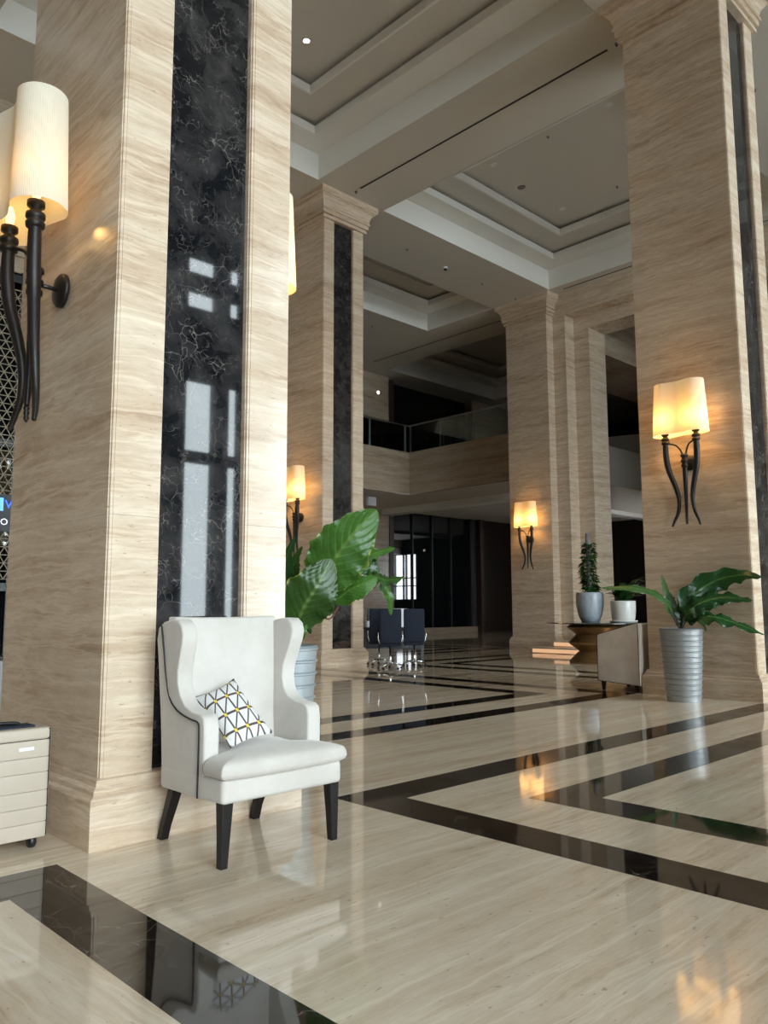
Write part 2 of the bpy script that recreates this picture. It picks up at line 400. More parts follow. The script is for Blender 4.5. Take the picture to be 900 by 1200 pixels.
for (a_, _), (b_, __) in zip([(x_[1], 0) for x_ in SPANS[:-1]], [(x_[0], 0) for x_ in SPANS[1:]]):
    MB().box(a_, b_, WIN_Y - .22, WIN_Y, .5, 10.1).build('mullion', 'window_frame_paint', winw)
for (a_, b_) in zip([r_[1] for r_ in ROWS[:-1]], [r_[0] for r_ in ROWS[1:]]):
    MB().box(-3.4, 17.0, WIN_Y - .2, WIN_Y - .02, a_, b_).build('transom', 'window_frame_paint', winw)
MB().box(7.5, 8.9, WIN_Y - .1, WIN_Y - .06, 8.0, 10.1).build('unseen_blocker', 'dark_matte', winw)  # unseen blocker added to cut the window's reflection in the column inset
for a_, b_ in SPANS: MB().box(a_, b_, WIN_Y - .12, WIN_Y - .105, .5, 10.1).build('window_glass', 'clear_glass', winw)
gr = MB().box(-40, 60, -60, WIN_Y - .3, -.3, -.12).build('outside_ground', 'outdoor_concrete'); tag(gr, 'pale paved ground outside the windows', 'ground', kind='structure')

wl = MB().box(-9.2, -9, -5.3, 15, 0, 11.8).build('wall_left', 'travertine_shaded'); tag(wl, 'travertine wall left of the view', 'wall', kind='structure')
wr = thing('wall_right', (36, 0, 0), 'dark wall beyond the portal', 'wall', kind='structure')
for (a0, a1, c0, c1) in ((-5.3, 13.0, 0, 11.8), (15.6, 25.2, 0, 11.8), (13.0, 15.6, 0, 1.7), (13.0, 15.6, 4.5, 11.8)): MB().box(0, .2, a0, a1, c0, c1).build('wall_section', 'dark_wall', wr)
for yy in (13.0, 13.6, 14.35, 14.6, 15.5): MB().box(-.02, .12, yy, yy + .07, 1.7, 4.5).build('mullion', 'window_frame_paint', wr)
for zz_ in (2.5, 3.0): MB().box(-.02, .12, 13, 15.6, zz_, zz_ + .06).build('transom', 'window_frame_paint', wr)
tag(wr, 'dark wall beyond the portal', 'wall', kind='structure')

# entrance wall on the left with lattice screen
ew = thing('wall_entrance', (0, 14.45, 0), 'travertine entrance wall with dark opening behind the left column', 'wall', kind='structure')
MB().box(-9, 3.3, 0, .3, 0, CZ).build('wall_section', 'travertine_shaded', ew)
MB().box(3.3, 10.4, 0, .3, 7.55, CZ).build('wall_section', 'travertine_shaded', ew)
MB().box(9.9, 10.6, 0, .3, 0, 7.55).build('wall_section', 'travertine_shaded', ew)
MB().box(3.2, 10, -.10, 0, 7.5, 7.72).box(3.2, 10, -.05, 0, 7.72, 7.85).box(3.2, 10, -.06, 0, 7.2, 7.5).build('moulding', 'travertine_shaded', ew, bevel=.02)
MB().box(3.3, 9.9, .12, .22, 4.0, 7.5).build('dark_panel', 'dark_matte', ew)
MB().box(3.3, 9.9, .12, .22, 0, 2.3).build('dark_panel', 'dark_matte', ew)
MB().box(3.3, 9.9, .16, .17, 2.3, 4.0).build('window_glass', 'clear_glass', ew)
ls = thing('lattice_screen', (0, 14.38, 0), 'black framed lattice screen with cream star pattern left of the column', 'screen')
f = MB()
for xx in (3.32, 4.42, 4.86, 5.9): f.box(xx, xx + .07, -.04, .04, 0, 7.2)
for zz in (1.5, 7.0, 4.0): f.box(3.32, 5.97, -.035, .035, zz, zz + .14)
f.build('frame', 'black_plastic', ls)
m = MB(); st = .16
nx, nz = 16, 38
pt = lambda i, j: (3.36 + (i + (j % 2) * .5) * st, -.05, 1.7 + j * st * .87)
def bar(m, A, B, w=.012):
    A, B = V(A), V(B); d = (B - A).normalized(); s = V((-d.z, 0, d.x)) * w * .5; y = V((0, .008, 0))
    m.add([A - s - y, B - s - y, B + s - y, A + s - y, A - s + y, B - s + y, B + s + y, A + s + y],
          [(0, 1, 2, 3), (7, 6, 5, 4), (0, 4, 5, 1), (1, 5, 6, 2), (2, 6, 7, 3), (3, 7, 4, 0)])
for j in range(nz):
    for i in range(nx):
        A = pt(i, j); o = j % 2
        bar(m, A, pt(i + 1, j)); 
        if j < nz - 1: bar(m, A, pt(i + o, j + 1)); bar(m, A, pt(i + o - 1, j + 1)) if i + o - 1 >= 0 else None
tag(m.build('lattice', 'lattice_cream', ls), kind='stuff')
# digital sign, post, counter
sg = thing('digital_sign', (2.86, 8.9, 2.02), 'black raised sign with a blue tile and blue letter beside the left column', 'sign', rz=0)
MB().box(-.35, .62, 0, .05, 0, .40).build('panel', 'black_plastic', sg)
MB().box(-.22, .085, -.006, 0, .22, .36).build('sign_tile', 'sign_tile', sg)
MB().box(.02, .035, -.010, -.006, .275, .30).box(.0, .015, -.010, -.006, .275, .30).build('sign_mark', 'sign_white', sg)
def text(body, size, parent, loc, mat, name='lettering'):
    c = bpy.data.curves.new(name, 'FONT'); c.body = body; c.size = size; c.extrude = .002; c.resolution_u = 2
    c.materials.append(MATS[mat]); t = bpy.data.objects.new(name, c); me = bpy.data.meshes.new_from_object(t); bpy.data.objects.remove(t)
    o = bpy.data.objects.new(name, me); COL.objects.link(o); o.parent = parent; o.location = loc; o.rotation_euler = (PI / 2, 0, 0); return o
text('V', .13, sg, (.10, -.004, .25), 'blue_letters'); text('O', .10, sg, (.06, -.004, .07), 'sign_white')
MB().box(.5, .53, .01, .04, -2.02, 0).build('pole', 'black_plastic', sg)
MB().box(.37, .66, -.1, .15, -2.02, -2.0).build('foot', 'black_plastic', sg)
cn = thing('reception_counter', (2.45, 8.9, 0), 'low grey counter behind the left column above the suitcase', 'counter')
MB().box(-.9, .62, 0, .5, .08, .66).build('counter_body', 'counter_grey', cn, bevel=.01)
MB().box(-.92, .64, -.02, .52, .66, .70).build('counter_top', 'black_plastic', cn, bevel=.005)
MB().box(-.85, .57, .05, .45, 0, .08).build('plinth', 'black_plastic', cn)
bp = thing('barrier_post', (2.98, 8.98, .70), 'slim brass post standing on the low grey counter', 'post')
MB().lathe([(.03, 0), (.03, .01), (.011, .015), (.011, .36), (.02, .365), (.02, .38), (.005, .39)], 14).build('pole', 'brass', bp, smooth=True)

# ------------------------------------------------------------------ columns
CW, CD = 1.18, 1.47
COURSES = [.33, 1.70, 3.30, 4.93, 6.56, 8.19, 9.82]
def notch_rect(x0, x1, y0, y1, corners, r=.012):
    P = []
    for (cx, cy, sx, sy, k) in ((x0, y0, 1, 1, 0), (x1, y0, -1, 1, 1), (x1, y1, -1, -1, 2), (x0, y1, 1, -1, 3)):
        if k in corners:
            a = [(cx, cy + sy * r * 1.8), (cx + sx * r * .45, cy + sy * r * 1.8), (cx + sx * r * .45, cy + sy * r * .45), (cx + sx * r * 1.8, cy + sy * r * .45), (cx + sx * r * 1.8, cy)]
            if k in (1, 3): a = a[::-1]
            P += a
        else: P.append((cx, cy))
    return P
def profile_sweep(x0, x1, y0, y1, prof):
    vs = []
    for o, z in prof: vs += [(x0 - o, y0 - o, z), (x1 + o, y0 - o, z), (x1 + o, y1 + o, z), (x0 - o, y1 + o, z)]
    n = len(prof)
    fs = [(j * 4 + k, j * 4 + (k + 1) % 4, (j + 1) * 4 + (k + 1) % 4, (j + 1) * 4 + k) for j in range(n - 1) for k in range(4)]
    fs += [(3, 2, 1, 0), tuple(range(4 * n - 4, 4 * n))]
    return MB().add(vs, fs)
CAPP = [(.0, 9.79), (.055, 9.79), (.055, 9.845), (.035, 9.85), (.035, 9.875), (.085, 9.88), (.085, 9.97), (.115, 9.975), (.115, 10.02), (.095, 10.025), (.10, 10.08), (.125, 10.16), (.175, 10.225), (.20, 10.235), (.20, 10.255), (.23, 10.26), (.25, 10.30), (.25, 10.4)]
BASEP = [(.075, 0), (.075, .235), (.068, .25), (.05, .262), (.048, .285), (.03, .30), (.026, .33), (0, .335)]
def column(name, x0, y0, label):
    c = thing(name, (x0, y0, 0), label, 'column', 'travertine clad columns', kind='structure')
    profile_sweep(0, CW, 0, CD, BASEP).build('base', 'travertine_wall', c)
    profile_sweep(0, CW, 0, CD, CAPP).build('capital', 'travertine_wall', c)
    MB().box(.05, CW - .05, .07, CD - .07, .33, 9.9).build('core', 'travertine_shaded', c)
    for yy in (.055, CD - .07):
        MB().box(.303, .857, yy, yy + .015, .335, 9.82).build('marble_panel', 'black_marble', c)
    G = .0006
    for i in range(len(COURSES) - 1):
        z0, z1 = COURSES[i] + G, COURSES[i + 1] - G
        MB().prism(notch_rect(0, .30, 0, .20, (0, 1)), z0, z1).build('stone_slab', 'travertine_wall', c)
        MB().prism(notch_rect(.86, CW, 0, .20, (0, 1)), z0, z1).build('stone_slab', 'travertine_wall', c)
        MB().box(0, .05, .20, CD - .20, z0, z1).build('stone_slab', 'travertine_wall', c)
        MB().box(CW - .05, CW, .20, CD - .20, z0, z1).build('stone_slab', 'travertine_wall', c)
        for xa, xb in ((0, .30), (.86, CW)): MB().box(xa, xb, CD - .20, CD, z0, z1).build('stone_slab', 'travertine_wall', c)
    return c
column('column', 1.87, 4.03, 'huge travertine column with black marble inset behind the wing chair')
column('column', 10.50, 4.05, 'tall travertine column with sconce behind the silver planter')
column('column', 10.69, 12.90, 'middle travertine column with black marble inset beside the large leaves')

# column C and the stepped portal
wc = thing('wall_portal', (0, 0, 0), 'stepped travertine portal beside the far column', 'wall', kind='structure')
pc = thing('column', (19.2, 12.9, 0), 'far travertine pier with lit sconce next to the portal', 'column', 'travertine clad columns', kind='structure')
profile_sweep(0, .9, 0, CD, BASEP).build('base', 'travertine_wall', pc)
profile_sweep(0, .9, 0, CD, [(o * .95, z) for o, z in CAPP]).build('capital', 'travertine_wall', pc)
for i in range(len(COURSES) - 1):
    MB().box(0, .9, 0, CD, COURSES[i] + .0006, COURSES[i + 1] - .0006).build('stone_slab', 'travertine_wall', pc)
def portal_frame(x0, x1, yo, yi, zb):            # jamb (both sides) and lintel
    y2o, y2i = 17.55 - yo, 17.55 - yi
    zc = [0, 1.7, 3.3, 4.93, 6.56, 8.19, zb]
    for a_, b_ in zip(zc[:-1], zc[1:]):
        MB().box(x0, x1, yi, yo, a_ + .002, b_ - .002).build('stone_slab', 'travertine_wall', wc)
        MB().box(x0, x1, y2o, y2i, a_ + .002, b_ - .002).build('stone_slab', 'travertine_wall', wc)
    return y2o, y2i
portal_frame(19.53, 20.9, 12.9, 12.48, 9.74); MB().box(19.53, 20.9, 4.65, 12.9, 9.74, CZ).build('lintel', 'travertine_wall', wc)
portal_frame(20.0, 20.9, 12.48, 11.98, 9.34); MB().box(20.0, 20.9, 5.07, 12.48, 9.34, 9.74).build('lintel', 'travertine_wall', wc)
MB().box(19.53, 20.9, 3.2, 4.65, 0, CZ).build('wall_section', 'travertine_wall', wc)
MB().box(19.53, 20.9, WIN_Y, 3.2, 0, CZ).build('wall_section', 'travertine_shaded', wc)
MB().box(20.9, 27.7, 12.05, 14.3, 8.77, CZ).build('beam', 'travertine_shaded', wc)

# portal steps
stp = thing('steps', (0, 0, 0), 'three low travertine steps with glowing warm edges before the portal', 'steps', kind='structure')
for k, (xf, yl) in enumerate(((17.45, 12.55), (17.85, 12.15), (18.25, 11.75))):
    z = .16 * (k + 1)
    MB().box(xf, 20.0 if k == 2 else xf + .7, 5.4 + .4 * k, yl, z - .045, z).build('tread', 'travertine_wall', stp, bevel=.004)
    MB().box(xf + .04, 20.0 if k == 2 else xf + .66, 5.44 + .4 * k, yl - .04, z - .16, z - .045).build('riser', 'travertine_wall', stp)
    MB().box(xf + .015, xf + .035, 5.5 + .4 * k, yl - .1, z - .14, z - .047).build('riser_glow_strip', 'step_glow', stp)  # step light stretched over the riser height to paint the riser's glow
MB().box(20.0, 36, 5.4, 11.98, 0, .48).build('landing', 'travertine_shaded', stp)

# ------------------------------------------------------------------ far balcony and back walls
bal = thing('balcony', (0, 0, 0), 'travertine fronted balcony under the far ceiling between the columns', 'balcony', kind='structure')
BX, BY, BZ0, BZ1 = 21.1, 20.4, 5.37, 6.96
for i in range(5):
    a0, a1 = 4.0 + i * (BX + .12 - 4) / 5, 4.0 + (i + 1) * (BX + .12 - 4) / 5
    MB().box(a0 + .002, a1 - .002, BY, BY + .12, BZ0, BZ1).build('fascia_slab', 'travertine_shaded', bal)
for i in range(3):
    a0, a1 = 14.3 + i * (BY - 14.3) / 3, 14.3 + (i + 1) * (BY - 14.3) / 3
    MB().box(BX, BX + .12, a0 + .002, a1 - .002, BZ0, BZ1).build('fascia_slab', 'travertine_shaded', bal)
MB().box(BX + .12, 36, 14.3, 25, 5.45, 6.85).box(4, BX + .12, BY + .12, 25, 5.45, 6.85).build('slab', 'ceiling_paint', bal)
MB().box(23.9, 24.5, 14.3, 24.8, 5.2, 5.45).box(24.5, 36, 18.0, 18.6, 5.28, 5.45).build('dropped_beam', 'cornice_paint', bal)
rail = thing('glass_railing', (0, 0, 0), 'glass balustrade with slim dark handrail along the far balcony', 'railing')
for i in range(6):
    a0, a1 = 10.0 + i * 1.83, 10.0 + (i + 1) * 1.83 - .02
    MB().box(a0, a1, BY + .03, BY + .045, BZ1, BZ1 + .98).build('glass_pane', 'railing_glass', rail)
    MB().box(a1 - .01, a1 + .03, BY + .045, BY + .085, BZ1, BZ1 + 1.0).build('post', 'steel_dull', rail)
for i in range(4):
    a0, a1 = 14.4 + i * 1.5, 14.4 + (i + 1) * 1.5 - .02
    MB().box(BX + .03, BX + .045, a0, a1, BZ1, BZ1 + .98).build('glass_pane', 'railing_glass', rail)
    MB().box(BX + .045, BX + .085, a1 - .01, a1 + .03, BZ1, BZ1 + 1.0).build('post', 'steel_dull', rail)
MB().box(10, BX + .06, BY + .02, BY + .06, BZ1 + 1.0, BZ1 + 1.04).box(BX + .02, BX + .06, 14.4, BY + .02, BZ1 + 1.0, BZ1 + 1.04).build('handrail', 'steel_dull', rail)

wb = thing('wall_back', (0, 0, 0), 'travertine and dark glass wall beyond the balcony', 'wall', kind='structure')
UY = 22.2
MB().box(4, 21.8, UY, UY + .2, 6.85, CZ).box(27.25, 36, UY, UY + .2, 6.85, CZ).build('upper_wall', 'travertine_shaded', wb)
MB().box(21.8, 22.05, UY - .05, UY + .2, 6.85, CZ - .1).build('door_frame', 'brown_frame', wb)
MB().box(22.05, 27.25, UY + .6, UY + .7, 6.85, CZ).build('dark_glass_panel', 'dark_glass', wb)
GY = 24.8
MB().box(4, 24.35, GY, GY + .2, 0, 5.45).build('lower_wall', 'travertine_shaded', wb)
MB().box(24.35, 24.6, GY - .05, GY + .1, 0, 5.45).build('door_frame', 'brown_frame', wb)
for i in range(4):
    a0 = 24.6 + i * 1.3
    MB().box(a0, a0 + 1.27, GY + .1, GY + .13, .27, 5.45).build('dark_glass_panel', 'dark_glass', wb)
    MB().box(a0 + 1.26, a0 + 1.31, GY + .02, GY + .12, .27, 5.45).build('mullion', 'black_plastic', wb)
MB().box(24.6, 30.3, GY - .05, GY + .2, 0, .27).build('plinth', 'travertine_shaded', wb)
MB().box(29.8, 30.3, GY - .08, GY + .2, .27, 5.45).build('wall_section', 'dark_wall', wb)
MB().box(30.3, 30.55, GY - .3, GY + .2, 0, 5.45).build('door_frame', 'brown_frame', wb)
MB().box(30.55, 36, GY - .1, GY + .2, 0, 5.45).build('wall_section', 'dark_wood', wb)
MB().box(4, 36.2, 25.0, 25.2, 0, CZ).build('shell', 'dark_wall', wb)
MB().box(4, 4.2, 14.7, 25, 0, CZ).build('side_wall', 'travertine_shaded', wb)
ac = thing('exit_box', (20.5, 22.0, 5.45), 'small white box fixed under the far balcony beside the middle column', 'box')
MB().box(0, .42, 0, .12, -.37, -.04).build('housing', 'white_plastic', ac, bevel=.01)
MB().box(.1, .14, .04, .08, -.04, 0).build('bracket', 'steel_dull', ac)
MB().box(.3, .34, .04, .08, -.04, 0).build('bracket', 'steel_dull', ac)

# inside of the portal: curved parapet, dark storeys
inn = thing('gallery', (0, 0, 0), 'curved pale gallery parapet seen through the portal', 'balcony', kind='structure')
m = MB(); n = 20; cx, cy, R = 33.5, 17.5, 5.2
for (r0, r1, z0, z1, nm, mt) in ((R - .15, R, 6.9, 8.0, 'parapet', 'parapet_paint'), (0.4, R - .16, 6.6, 6.85, 'gallery_floor', 'dark_wood')):
    m = MB(); vs = []; fs = []
    for k in range(n + 1):
        t = PI * .62 + PI * .95 * k / n
        for r in (r0, r1):
            for z in (z0, z1): vs.append((cx + r * math.cos(t), cy + r * math.sin(t), z))
    for k in range(n):
        b = k * 4; c = b + 4
        fs += [(b + 2, c + 2, c + 3, b + 3), (b, b + 1, c + 1, c), (b + 1, b + 3, c + 3, c + 1), (b, c, c + 2, b + 2)]
    m.add(vs, fs).build(nm, mt, inn, smooth=False)
MB().box(30.5, 36, 6, 14.3, 5.0, 6.4).build('slab_front', 'travertine_shaded', inn)
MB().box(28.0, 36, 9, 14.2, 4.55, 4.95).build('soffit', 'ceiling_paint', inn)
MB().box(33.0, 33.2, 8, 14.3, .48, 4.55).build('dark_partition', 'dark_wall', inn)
for (px_, py_, d_, lb) in ((740, 461, (0, 35.98), 'small bright spot lamp high up in the dark room behind the portal'), (720, 494, (0, 35.98), 'small bright lamp just above the curved pale parapet'),
                           (714, 629, (0, 32.98), 'small lamp low in the dark room behind the portal'), (443, 460, (1, 22.19), 'tiny glowing disc standing for a reflection on the upper wall left of the dark opening'), (499, 515, (1, 22.79), 'tiny bright lamp in the dark opening above the balcony')):  # the upper wall disc is a reflection painted as a glowing spot
    ry = at(px_, py_, 1) - V((0, 0, CAM_Z)); ax_, lim = d_
    q = V((0, 0, CAM_Z)) + ry * (lim / ry[ax_])
    t = thing('bright_spot', q, lb, 'lamp', 'small distant lamps', rz=(0 if ax_ == 0 else PI / 2))
    MB().lathe([(.001, -.05), (.05, -.04), (.07, -.02), (.07, 0)], 14, ax='x').build('lens', 'small_glow', t, smooth=True)
    MB().lathe([(.085, -.01), (.085, .02)], 14, ax='x').build('trim_ring', 'steel_dull', t)

# ------------------------------------------------------------------ sconces (local +x points out of the wall)
def make_sconce():
    s = thing('wall_sconce', (0, 0, 0), '', 'wall lamp', 'twin horn wall sconces')
    MB().lathe([(.085, 0), (.105, .008), (.105, .03), (.09, .042), (.03, .05)], 28, ax='x').build('backplate', 'bronze', s, smooth=True, bevel=.003)
    MB().tube([(.03, 0, 0), (.17, 0, 0)], .014, 10).build('mount_arm', 'bronze', s, smooth=True)
    MB().lathe([(.03, .10), (.05, .095), (.052, .07), (.038, .06), (.036, .03), (.05, .02), (.052, -.005), (.038, -.015), (.036, -.035), (.048, -.045), (.046, -.07), (.034, -.08)], 20, c=(.18, 0, 0)).build('bracket', 'bronze', s, smooth=True)
    P = catmull([(.18, 0, -.07), (.18, 0, -.35), (.185, 0, -.62), (.19, 0, -.76)], 6)
    st_ = MB().tube(P, [.034 - .019 * i / (len(P) - 1) for i in range(len(P))], 12)
    st_.lathe([(.014, 0), (.02, -.012), (.012, -.028), (.019, -.042), (.011, -.058), (.017, -.072), (.009, -.09), (.003, -.10)], 12, c=(.19, 0, -.76))
    st_.build('stem', 'bronze', s, smooth=True)
    for sg_ in (-1, 1):
        P = catmull([(.27, sg_ * .215, .27), (.268, sg_ * .215, .08), (.25, sg_ * .19, -.12), (.215, sg_ * .125, -.34), (.19, sg_ * .095, -.52), (.185, sg_ * .115, -.68), (.20, sg_ * .165, -.80), (.215, sg_ * .195, -.88)], 5)
        n = len(P); R = [.036 + .004 * math.sin(PI * min(1, i / n * 3)) if i < n * .35 else .036 * (1 - (i / n - .35) / .65) + .012 * ((i / n - .35) / .65) for i in range(n)]
        MB().tube(P, R, 14).build('horn', 'bronze', s, smooth=True)
        MB().lathe([(.035, .24), (.052, .25), (.055, .275), (.044, .285), (.044, .295), (.055, .305), (.055, .33), (.034, .345), (.030, .36), (.05, .375), (.05, .405), (.03, .415)], 20, c=(.27, sg_ * .215, 0)).build('candle_cup', 'bronze', s, smooth=True)
        P = catmull([(.18, sg_ * .02, .06), (.19, sg_ * .04, .15), (.22, sg_ * .09, .225), (.26, sg_ * .18, .26)], 5)
        MB().tube(P, .012, 8).build('scroll_arm', 'bronze', s, smooth=True)
        MB().lathe([(.012, .41), (.024, .44), (.028, .47), (.02, .51), (.006, .54)], 12, c=(.27, sg_ * .215, 0)).build('bulb', 'warm_bulb', s, smooth=True)
    # shade: peanut outline, fine pleats
    A = []
    for sg_ in (1, -1):
        for k in range(9):
            t = math.radians(-118 + 236 * k / 8)
            A.append((math.sin(t) * .158 * sg_, sg_ * (.215 + math.cos(t) * .165), 0))
    O1 = A[:9]; O2 = A[9:]
    pts = [(x, y, 0) for x, y, _ in O1] + [(.105, 0, 0)] + [(x, y, 0) for x, y, _ in reversed([(-x_, y_, 0) for x_, y_, _ in O2])][::-1][::1]
    seq = [(math.sin(math.radians(a_)) * .158, .215 + math.cos(math.radians(a_)) * .165, 0) for a_ in range(-120, 121, 30)]
    seq += [(.108, 0, 0)]
    seq += [(math.sin(math.radians(a_)) * .158, -.215 - math.cos(math.radians(a_)) * .165, 0) for a_ in range(120, -121, -30)]
    seq += [(-.108, 0, 0)]
    C_ = catmull(seq, 16, True); n = len(C_)
    vs = []; lev = [(.365, 1.0), (.37, 1.0), (.60, .965), (.85, .93), (1.075, .895), (1.08, .89)]
    for z, sc in lev:
        for k, p in enumerate(C_):
            q = 1 + (.0028 if k % 2 else -.0028)
            vs.append((.255 + p.x * sc * q, p.y * sc * q, z))
    fs = [(j * n + k, j * n + (k + 1) % n, (j + 1) * n + (k + 1) % n, (j + 1) * n + k) for j in range(len(lev) - 1) for k in range(n)]
    MB().add(vs, fs).build('lamp_shade', 'lamp_shade_fabric', s, smooth=False)
    return s
sc0 = make_sconce()
DZ = 3.15
spots = [(1.87, 4.77, PI, 'bronze horn sconce with pale shade, largest, on the left column side'), (3.05, 4.77, 0, 'sconce mostly hidden behind the right edge of the chair column'),
         (10.50, 4.785, PI, 'glowing twin shade horn sconce above the silver planter'), (10.69, 13.63, PI, 'glowing horn sconce on the middle column above the big leaves'),
         (19.2, 13.63, PI, 'glowing small sconce on the far column beside the portal')]
POW = [1.5, 6, 12, 12, 16]
for i, (x, y, r, lb) in enumerate(spots):
    s = sc0 if i == 0 else copy_tree(sc0)
    s.location = (x, y, DZ); s.rotation_euler = (0, 0, r); s['label'] = lb
    for sg_ in (-1, 1):
        L = bpy.data.lights.new('sconce_light', 'POINT'); L.energy = POW[i] * .5; L.color = (1, .55, .18); L.shadow_soft_size = .05
        o = bpy.data.objects.new('sconce_light', L); COL.objects.link(o)
        dx = math.cos(r)
        o.location = (x + dx * .27, y + sg_ * .215, DZ + .56)

# downlight lamp
L = bpy.data.lights.new('downlight_light', 'SPOT'); L.energy = 250; L.color = (1, .8, .55); L.spot_size = 1.6; L.spot_blend = .6; L.shadow_soft_size = .05
o = bpy.data.objects.new('downlight_light', L); COL.objects.link(o); o.location = (8.46 * KQ, 10.75 * KQ, CP - .03)

# ------------------------------------------------------------------ wing chair
wch = thing('wing_chair', (2.47, 3.6, 0), 'cream velvet wing chair with black piping and dark legs', 'armchair')
def softbox(x0, x1, y0, y1, z0, z1, name, par, bev=.03, mat='cream_velvet', seg=4):
    return MB().box(x0, x1, y0, y1, z0, z1).build(name, mat, par, smooth=True, bevel=bev, seg=seg)
softbox(-.365, .365, -.35, .24, .29, .405, 'seat_rail', wch, .022)
# seat cushion, T shaped with a crown
def cushion(P, z0, z1, crown, name, par, rings=5):
    P = [V((x, y, 0)) for x, y in P]; P = catmull([p for p in P], 4, True)
    c = sum(P, V()) / len(P); n = len(P); vs = []; fs = []
    prof = [(0.0, z0), (.9, z0), (.975, z0 + .012), (1.0, (z0 + z1) / 2 - .01), (.99, z1 - .022), (.96, z1 - .004), (.88, z1 + crown * .25), (.7, z1 + crown * .6), (.4, z1 + crown * .92), (0.02, z1 + crown)]
    for s_, z in prof:
        for p in P: vs.append((c.x + (p.x - c.x) * s_, c.y + (p.y - c.y) * s_, z))
    for j in range(len(prof) - 1):
        for k in range(n): fs.append((j * n + k, j * n + (k + 1) % n, (j + 1) * n + (k + 1) % n, (j + 1) * n + k))
    fs.append(tuple(range((len(prof) - 1) * n, len(prof) * n)))
    return MB().add(vs, fs).build(name, 'cream_velvet', par, smooth=True)
cushion([(-.365, -.372), (-.2, -.385), (0, -.39), (.2, -.385), (.365, -.372), (.385, -.35), (.385, -.24), (.375, -.195), (.30, -.185), (.275, -.16), (.275, 0), (.275, .14), (0, .15), (-.275, .14), (-.275, 0), (-.275, -.16), (-.30, -.185), (-.375, -.195), (-.385, -.24), (-.385, -.35)], .400, .478, .038, 'seat_cushion', wch)
SP = [(-.175, .29), (-.178, .45), (-.178, .62), (-.168, .665), (-.14, .683), (-.06, .69), (.01, .715), (.052, .76), (.07, .82), (.066, .885), (.04, .95), (.012, 1.02), (.002, 1.075), (.018, 1.118), (.055, 1.142), (.12, 1.143), (.20, 1.128), (.25, 1.10), (.27, 1.04), (.262, .85), (.245, .55), (.225, .29)]
def side_piece(sg_):
    m = MB(); n = len(SP)
    def flare(z): return 0 if z < .7 else .028 * min(1, (z - .7) / .4)
    layers = [(.275, .93), (.283, .985), (.30, 1.0), (.34, 1.0), (.355, .99), (.363, .95)]
    cy_, cz_ = .08, .70
    vs = []
    for xo, sc in layers:
        for (y, z) in SP:
            d = 1 - sc; cy2, cz2 = y, z
            vs.append((sg_ * (xo + flare(z)), y + (cy_ - y) * d * .35, z + ((cz_ - z) * d * .35 if z > .35 else 0)))
    fs = []
    L = len(layers)
    for j in range(L - 1):
        for k in range(n): fs.append((j * n + k, j * n + (k + 1) % n, (j + 1) * n + (k + 1) % n, (j + 1) * n + k))
    fs.append(tuple(range(n - 1, -1, -1))); fs.append(tuple(range((L - 1) * n, L * n)))
    return m.add(vs, fs).build('side_panel', 'cream_velvet', wch, smooth=True, bevel=.012, seg=3, angle=50)
def piping(sg_):
    fl_ = lambda z: 0 if z < .7 else .028 * min(1, (z - .7) / .4)
    P = [(-.135, .292), (-.137, .45), (-.138, .60), (-.125, .645), (-.06, .655), (.03, .672), (.10, .70), (.15, .75), (.175, .85), (.19, 1.0), (.205, 1.11)]
    P = [(sg_ * (.368 + fl_(z)), y, z) for y, z in P]
    MB().tube(catmull(P, 5), .0045, 6).build('piping', 'piping_black', wch, smooth=True)
for sg_ in (-1, 1): side_piece(sg_); piping(sg_)
# inner back, raked and slightly hollow
m = MB(); nx_, nz_ = 13, 13; vs = []; fs = []
for lay in (0, 1):
    for j in range(nz_):
        t = j / (nz_ - 1); z = .42 + .728 * t
        for i in range(nx_):
            u = -1 + 2 * i / (nx_ - 1)
            y = (.125 + .065 * t + .0 * u) if lay == 0 else (.205 + .065 * t)
            if lay == 0: y += -.022 * (1 - u ** 4) * math.sin(PI * min(1, t * 1.05)) ** .6 + .02 * abs(u) ** 3 * 0
            zz = z + (.006 * (u * u) if j == nz_ - 1 else 0)
            vs.append((u * (.295 + .03 * t), y, zz))
N = nx_ * nz_
for j in range(nz_ - 1):
    for i in range(nx_ - 1):
        a_ = j * nx_ + i; fs.append((a_, a_ + 1, a_ + nx_ + 1, a_ + nx_)); fs.append((N + a_, N + a_ + nx_, N + a_ + nx_ + 1, N + a_ + 1))
for i in range(nx_ - 1):
    for a_, fl_ in ((i, 0), ((nz_ - 1) * nx_ + i, 1)): fs.append((a_, N + a_, N + a_ + 1, a_ + 1) if not fl_ else (a_, a_ + 1, N + a_ + 1, N + a_))
for j in range(nz_ - 1):
    for a_ in (j * nx_, j * nx_ + nx_ - 1): fs.append((a_, a_ + nx_, N + a_ + nx_, N + a_))
m.add(vs, fs).build('backrest', 'cream_velvet', wch, smooth=True, bevel=.012, seg=3, angle=60)
